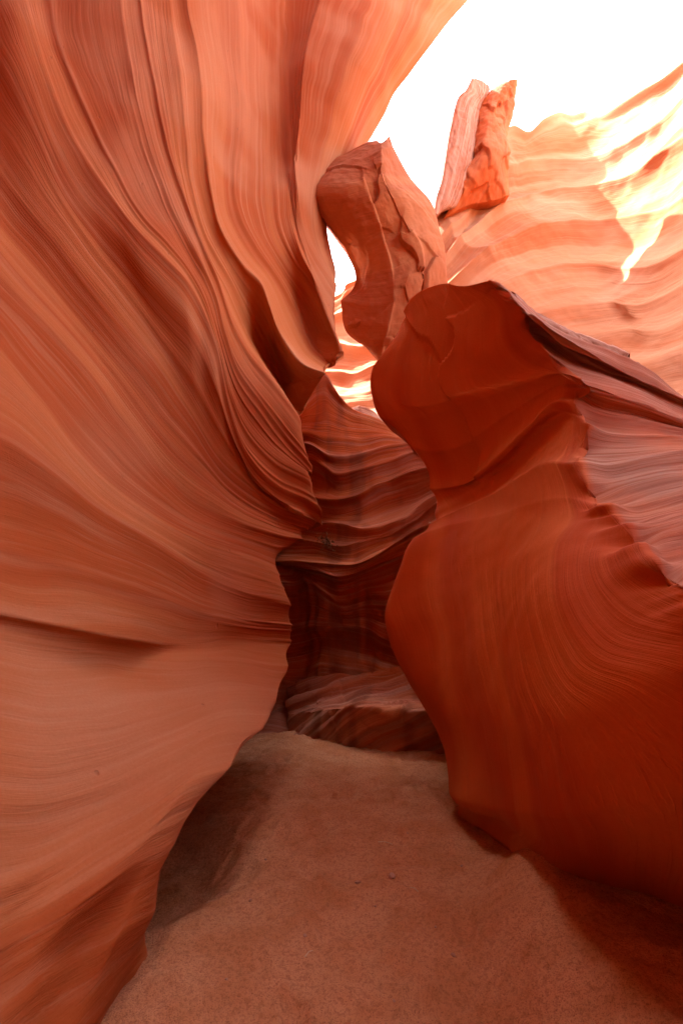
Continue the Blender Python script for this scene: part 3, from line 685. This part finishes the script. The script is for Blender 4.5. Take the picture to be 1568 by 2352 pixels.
    c([(806,950,9.1),(830,948,8.95),(850,955,8.95),(872,965,9.0),(905,985,9.2)])
    c([(815,975,9.0),(832,980,8.85),(855,985,8.85),(878,990,8.9),(910,1010,9.1)])
    c([(815,1040,9.0),(832,1040,8.85),(855,1040,8.85),(878,1040,8.9),(910,1050,9.1)])
    G, V, K, S = loft_grid(cs, [50], cell=0.03, maxrow=20)
    U = u_of(G); N = normals(G)
    if np.mean(N[..., 1]) > 0: N = -N
    o = grid_object('leaning_slab', G + N*(0.03*fbm3(G*3, 3, 95))[..., None], U, V[:, None], M_PALE, ext=(0.1, 0.8, -0.1))
    tag(o, 'small pale slab leaning above the banded back wall', 'rock slab')

    # dark recess at the left of the back wall
    cs.clear()
    for v, y in ((1180, 9.2), (1240, 9.1), (1300, 9.0), (1350, 8.7), (1400, 8.9), (1440, 8.6), (1500, 8.8), (1560, 8.5), (1620, 8.2), (1690, 7.9)):
        c([(480, v-10, y+0.3), (600, v, y), (660, v+6, y-0.1), (720, v, y+0.1), (800, v-10, y+0.4)], crease=(v in (1300, 1350, 1440)), s=0.1)
    G, V, K, S = loft_grid(cs, [80], cell=0.04, maxrow=20)
    U = u_of(G); N = normals(G)
    if np.mean(N[..., 1]) > 0: N = -N
    d = strata(G, U, V, [(0.06, 2.5), (0.03, 7)], slow=0.4, seed=96) - S[:, None]
    o = grid_object('recess_cliff', G + N*d[..., None], U, V[:, None], M_BACK, ext=(-0.2, 1.5, 0))
    tag(o, 'dark ledged rock deep in the shadowy gap left of the back wall', 'rock wall')

    # step of rock lying across the floor
    cs.clear()
    c([(660,1560,7.4),(735,1555,7.0),(790,1545,6.85),(850,1540,6.8),(900,1540,6.75),(960,1545,6.7),(1060,1560,6.5)])
    c([(660,1610,7.0),(738,1604,6.5),(792,1598,6.3),(852,1596,6.2),(890,1600,6.15),(955,1602,6.0),(1060,1610,5.8)])
    c([(660,1640,6.7),(738,1630,6.15),(796,1624,5.75),(855,1627,5.6),(882,1637,5.55),(954,1635,5.45),(1060,1640,5.3)], True)
    c([(660,1670,6.6),(750,1665,6.05),(793,1668,5.75),(855,1672,5.65),(900,1677,5.6),(960,1682,5.5),(1060,1690,5.35)], s=0.03)
    c([(660,1705,6.5),(757,1715,6.0),(792,1722,5.75),(855,1722,5.68),(900,1720,5.62),(960,1724,5.55),(1060,1738,5.4)])
    c([(660,1775,6.5),(760,1785,6.0),(792,1795,5.8),(855,1795,5.75),(900,1795,5.7),(960,1800,5.6),(1060,1810,5.45)])
    G, V, K, S = loft_grid(cs, [140], cell=0.02, maxrow=24)
    U = u_of(G); N = normals(G)
    if np.mean(N[..., 1]) > 0: N = -N
    uu = np.broadcast_to(U, G.shape[:2]); vv = np.broadcast_to(V[:, None], G.shape[:2])
    d = facets(G, 40, 0.045, 94) + 0.05*noise2(vv*7+uu*3.5, uu*0.4, 97) + 0.025*noise2(vv*18+uu*9, uu*0.6, 98) + 0.03*fbm3(G*2, 3, 99)
    o = grid_object('rock_step', G + N*d[..., None], uu*1.0, vv+uu*0.5, M_BACK, ext=(0.1, 0.9, -0.1))
    tag(o, 'low slanting banded rock step at the far end of the sand', 'rock ledge')

    # low dark ledge left of the step
    cs.clear()
    c([(540,1630,7.6),(620,1625,7.3),(680,1620,7.1),(740,1625,6.8),(790,1640,6.5)])
    c([(540,1650,7.1),(620,1650,6.9),(680,1650,6.7),(740,1655,6.4),(790,1665,6.1)], True)
    c([(540,1680,6.9),(620,1680,6.7),(680,1685,6.5),(740,1700,6.15),(790,1715,5.85)])
    c([(540,1720,6.7),(620,1720,6.5),(680,1725,6.3),(740,1745,5.9),(790,1775,5.6)])
    G, V, K, S = loft_grid(cs, [90], cell=0.025, maxrow=20)
    U = u_of(G); N = normals(G)
    if np.mean(N[..., 1]) > 0: N = -N
    d = 0.07*fbm3(G*1.6, 4, 101)
    o = grid_object('rock_ledge', G + N*d[..., None], U, V[:, None], M_BACK, ext=(0, 0.9, -0.1))
    tag(o, 'low dark ledge on the sand beneath the shadowy gap', 'rock ledge')
build_back()

# ------------------------------------------------------------------ canyon behind and beside the camera
def build_rear():
    # canyon closes behind the camera; roof over the buttress added to block skylight
    rows = [
        (-0.4, [(2.2,1.9),(1.9,1.0),(1.7,-.5),(1.4,-2.0),(.6,-3.6),(-1,-3.9),(-3.5,-3.6),(-6,-3.4)]),
        (1.2, [(2.4,1.9),(2.1,1.0),(1.9,-.5),(1.5,-2.0),(.7,-3.6),(-1,-3.9),(-3.5,-3.6),(-6,-3.4)]),
        (2.2, [(3.6,1.9),(3.0,.9),(2.6,-.6),(1.9,-2.1),(.8,-3.7),(-1,-3.9),(-3.5,-3.6),(-6,-3.4)]),
        (3.0, [(8.5,1.0),(5.0,1.0),(4.2,0),(3.4,-1.2),(2.2,-2.4),(.9,-3.8),(-1,-3.9),(-3.5,-3.6),(-6,-3.4)]),
        (5.0, [(8.5,0.3),(5.2,-.8),(4.4,-1.2),(3.5,-1.9),(2.2,-2.8),(.9,-3.9),(-1,-3.9),(-3.5,-3.6),(-6,-3.4)]),
        (7.6, [(8.5,0.3),(5.0,-1.0),(4.3,-1.2),(3.4,-1.7),(2.0,-2.6),(.6,-3.7),(-1.1,-3.9),(-3.5,-3.6),(-6,-3.4)]),
        (9.4, [(8.5,0.3),(5.4,-1.4),(4.4,-1.7),(3.4,-2.1),(1.8,-2.9),(.2,-3.7),(-1.4,-3.9),(-3.6,-3.6),(-6,-3.4)]),
        (11.0, [(7.0,0.4),(5.8,0.8),(4.6,1.0),(3.2,0.4),(1.9,-1.0),(.5,-2.2),(-1.5,-3.0),(-3.8,-3.4),(-6,-3.4)]),
        (12.6, [(5.6,1.8),(4.8,3.0),(4.0,3.5),(2.4,2.9),(1.4,1.0),(.4,-1.2),(-1.6,-2.6),(-3.9,-3.2),(-6,-3.4)]),
        (15.0, [(5.0,3.2),(4.3,4.3),(3.6,4.7),(1.6,4.2),(.8,1.8),(.0,-.8),(-1.8,-2.2),(-4.1,-3.0),(-6,-3.2)]),
        (18.0, [(4.6,3.8),(3.9,4.7),(3.4,5.0),(1.2,4.6),(.5,2.2),(-.3,-.3),(-2.0,-1.6),(-4.2,-2.6),(-6,-3.0)])]
    cs = [dict(p=[[w(x, y, z) for x, y in r]], s=0.05) for z, r in rows]
    G, V, K, S = loft_grid(cs, [120], cell=0.08, maxrow=20)
    U = u_of(G); N = normals(G)
    if np.mean(N[..., 0]) > 0: N = -N
    d = strata(G, U, V, [(0.08, 0.8), (0.04, 3)], seed=111) - S[:, None]
    o = grid_object('near_shade_cliff', G + N*d[..., None], U, V[:, None], M_RIGHT, ext=(1.2, -2.0, 1.5))
    tag(o, 'unseen rock wall behind the viewpoint with a roof added to shade the buttress', 'rock wall')
build_rear()

def build_side():
    """unseen filler rock behind the buttress, added to stop skylight leaking in"""
    rows = [dict(p=[[w(1.5+o_, 4.9, z), w(2.0+o_, 5.9, z), w(3.0+o_, 6.6, z), w(4.5+o_, 6.6, z), w(6.5+o_, 5.6, z), w(8.5+o_, 3.5, z)]]) for z, o_ in ((-0.6, 0.0), (0.8, 0.1), (1.8, 0.25), (2.6, 0.45), (3.2, 0.7))]
    G, V, K, S = loft_grid(rows, [120], cell=0.06, maxrow=20)
    U = u_of(G); N = normals(G)
    if np.mean(N[..., 1]) > 0: N = -N
    G2 = G + N*strata(G, U, V, [(0.06, 1.5), (0.03, 5)], seed=141)[..., None]
    o = grid_object('side_filler', G2, U, V[:, None], M_RIGHT, ext=(-0.2, 1.2, 0))
    tag(o, 'unseen filler rock added behind the buttress to keep skylight out', 'rock ledge')
build_side()

# ------------------------------------------------------------------ small things on the sand and the ledges
def simple_mesh(name, verts, faces, mat, parent=None, smooth=False):
    me = bpy.data.meshes.new(name); me.from_pydata([tuple(v) for v in verts], [], faces); me.update()
    me.materials.append(mat)
    for p in me.polygons: p.use_smooth = smooth
    o = bpy.data.objects.new(name, me); scene.collection.objects.link(o)
    if parent: o.parent = parent
    return o
def plain(name, col, rough=0.9):
    m = bpy.data.materials.new(name); m.use_nodes = True
    T = NT(m); bs = T.n['Principled BSDF']
    ob = T.add('ShaderNodeTexCoord').outputs['Object']
    n = T.noise(ob, 40.0, 3, 0.6)
    T.link(T.mix(n, tuple(c*0.7 for c in col), tuple(min(1, c*1.25) for c in col)), bs.inputs['Base Color'])
    bs.inputs['Roughness'].default_value = rough
    return m
M_STONE = plain('pebble_stone', (0.40, 0.22, 0.15)); M_TWIG = plain('dry_wood', (0.16, 0.09, 0.05)); M_LEAF = plain('dry_leaf', (0.20, 0.13, 0.06)); M_STRAW = plain('straw', (0.55, 0.42, 0.28))
def floor_at(u, v):
    x = (u-784.0)/F; y = (1176.0-v)/F
    dx, dy, dz = x, CP-y*SP, SP+y*CP
    t = -CAM[2]/dz
    for _ in range(6):
        h = float(ground_h(np.array([dx*t]), np.array([dy*t]))[0]); t = (h-CAM[2])/dz
    return np.array([dx*t, dy*t, CAM[2]+dz*t])
def pebble(u, v, size, seed, label, group=None):
    r = random.Random(seed)
    import bmesh
    bm = bmesh.new(); bmesh.ops.create_icosphere(bm, subdivisions=2, radius=1.0)
    ax = (1.0*r.uniform(.8, 1.2), 0.75*r.uniform(.8, 1.2), 0.55*r.uniform(.8, 1.2))
    cuts = [Vector((r.gauss(0, 1), r.gauss(0, 1), r.gauss(0, 1))).normalized() for _ in range(7)]
    for vv in bm.verts:
        for cdir in cuts:
            e = vv.co.dot(cdir)
            if e > 0.72: vv.co -= cdir*(e-0.72)
        vv.co = Vector((vv.co.x*ax[0], vv.co.y*ax[1], vv.co.z*ax[2]))*size
    me = bpy.data.meshes.new('pebble'); bm.to_mesh(me); bm.free(); me.materials.append(M_STONE)
    o = bpy.data.objects.new('pebble', me); scene.collection.objects.link(o)
    p = floor_at(u, v); o.location = (p[0], p[1], p[2] + size*0.25); o.rotation_euler = (r.uniform(-.3, .3), r.uniform(-.3, .3), r.uniform(0, 6.3))
    tag(o, label, 'pebble', group)
pebble(899, 2016, 0.026, 1, 'largest grey pink pebble on the sand right of the middle', 'pebbles on the sand')
pebble(821, 2028, 0.018, 2, 'small brown pebble on the sand left of the largest pebble', 'pebbles on the sand')
for i, (u, v) in enumerate(((862, 2082), (610, 1975), (575, 2070), (1000, 2130), (935, 1915), (1040, 2195), (905, 2300), (700, 2150), (1060, 1990), (520, 2250))):
    pebble(u, v, 0.008 + 0.004*((i*7) % 3)/2, 10+i, 'tiny stone chip, one of many scattered over the sand floor', 'stone chips scattered on the sand')

def tube(path, r0, r1, n=5):
    path = [Vector(p) for p in path]; vs = []; fs = []
    for i, p in enumerate(path):
        d = (path[min(i+1, len(path)-1)] - path[max(i-1, 0)]).normalized()
        a = d.orthogonal().normalized(); b = d.cross(a); r = r0 + (r1-r0)*i/(len(path)-1)
        for k in range(n):
            t = 2*math.pi*k/n; vs.append(p + (a*math.cos(t) + b*math.sin(t))*r)
    for i in range(len(path)-1):
        for k in range(n):
            fs.append((i*n+k, i*n+(k+1) % n, (i+1)*n+(k+1) % n, (i+1)*n+k))
    fs.append(tuple(range(n))[::-1]); fs.append(tuple(range((len(path)-1)*n, len(path)*n)))
    return vs, fs
for i, (u, v, a, L) in enumerate(((868, 1935, 0.2, 0.10), (700, 2200, 1.1, 0.07), (960, 2050, 2.2, 0.06))):
    p = floor_at(u, v); q = p + np.array([math.cos(a)*L, math.sin(a)*L, 0.0])
    q[2] = float(ground_h(np.array([q[0]]), np.array([q[1]]))[0])
    m_ = (p+q)/2 + np.array([0, 0, 0.012])
    vs, fs = tube([p + (0, 0, .004), m_, q + (0, 0, .004)], 0.0022, 0.0012)
    tag(simple_mesh('straw_stem', vs, fs, M_STRAW), ['pale straw stem on the sand near the right wall foot', 'short straw stem on the sand at left of the floor', 'short straw stem on the sand near the largest pebble'][i], 'straw', 'straw stems on the sand')

def build_shrub():
    r = random.Random(5)
    root = bpy.data.objects.new('dry_shrub', None); scene.collection.objects.link(root)
    base = at(750, 1252, 6.95); root.location = base
    tag(root, 'small dry shrub growing from a ledge of the banded back wall', 'shrub')
    sv, sf, lv, lf = [], [], [], []
    def add(vs, fs, V_, F_):
        o_ = len(V_); V_.extend(vs); F_.extend([tuple(k+o_ for k in f) for f in fs])
    for k in range(16):
        d = Vector((r.gauss(-0.1, 0.6), r.gauss(-0.4, 0.3), r.gauss(0.5, 0.45))).normalized()
        p = Vector((0, 0, 0)); path = [p.copy()]; L = r.uniform(0.12, 0.26)
        for j in range(5):
            d = (d + Vector((r.gauss(0, .25), r.gauss(0, .25), r.gauss(0, .25)))).normalized()
            p = p + d*L/5; path.append(p.copy())
            for _ in range(3):
                e = p + Vector((r.gauss(0, .02), r.gauss(0, .02), r.gauss(0, .02)))
                n = Vector((r.gauss(0, 1), r.gauss(0, 1), r.gauss(0, 1))).normalized(); a = n.orthogonal().normalized()*0.016; b = n.cross(a)*0.5
                add([e-a, e+b, e+a, e-b], [(0, 1, 2, 3)], lv, lf)
        vs, fs = tube(path, 0.005, 0.0015, 4); add(vs, fs, sv, sf)
    simple_mesh('stems', sv, sf, M_TWIG, root)
    o = simple_mesh('leaves', lv, lf, M_LEAF, root); o['kind'] = 'stuff'
build_shrub()
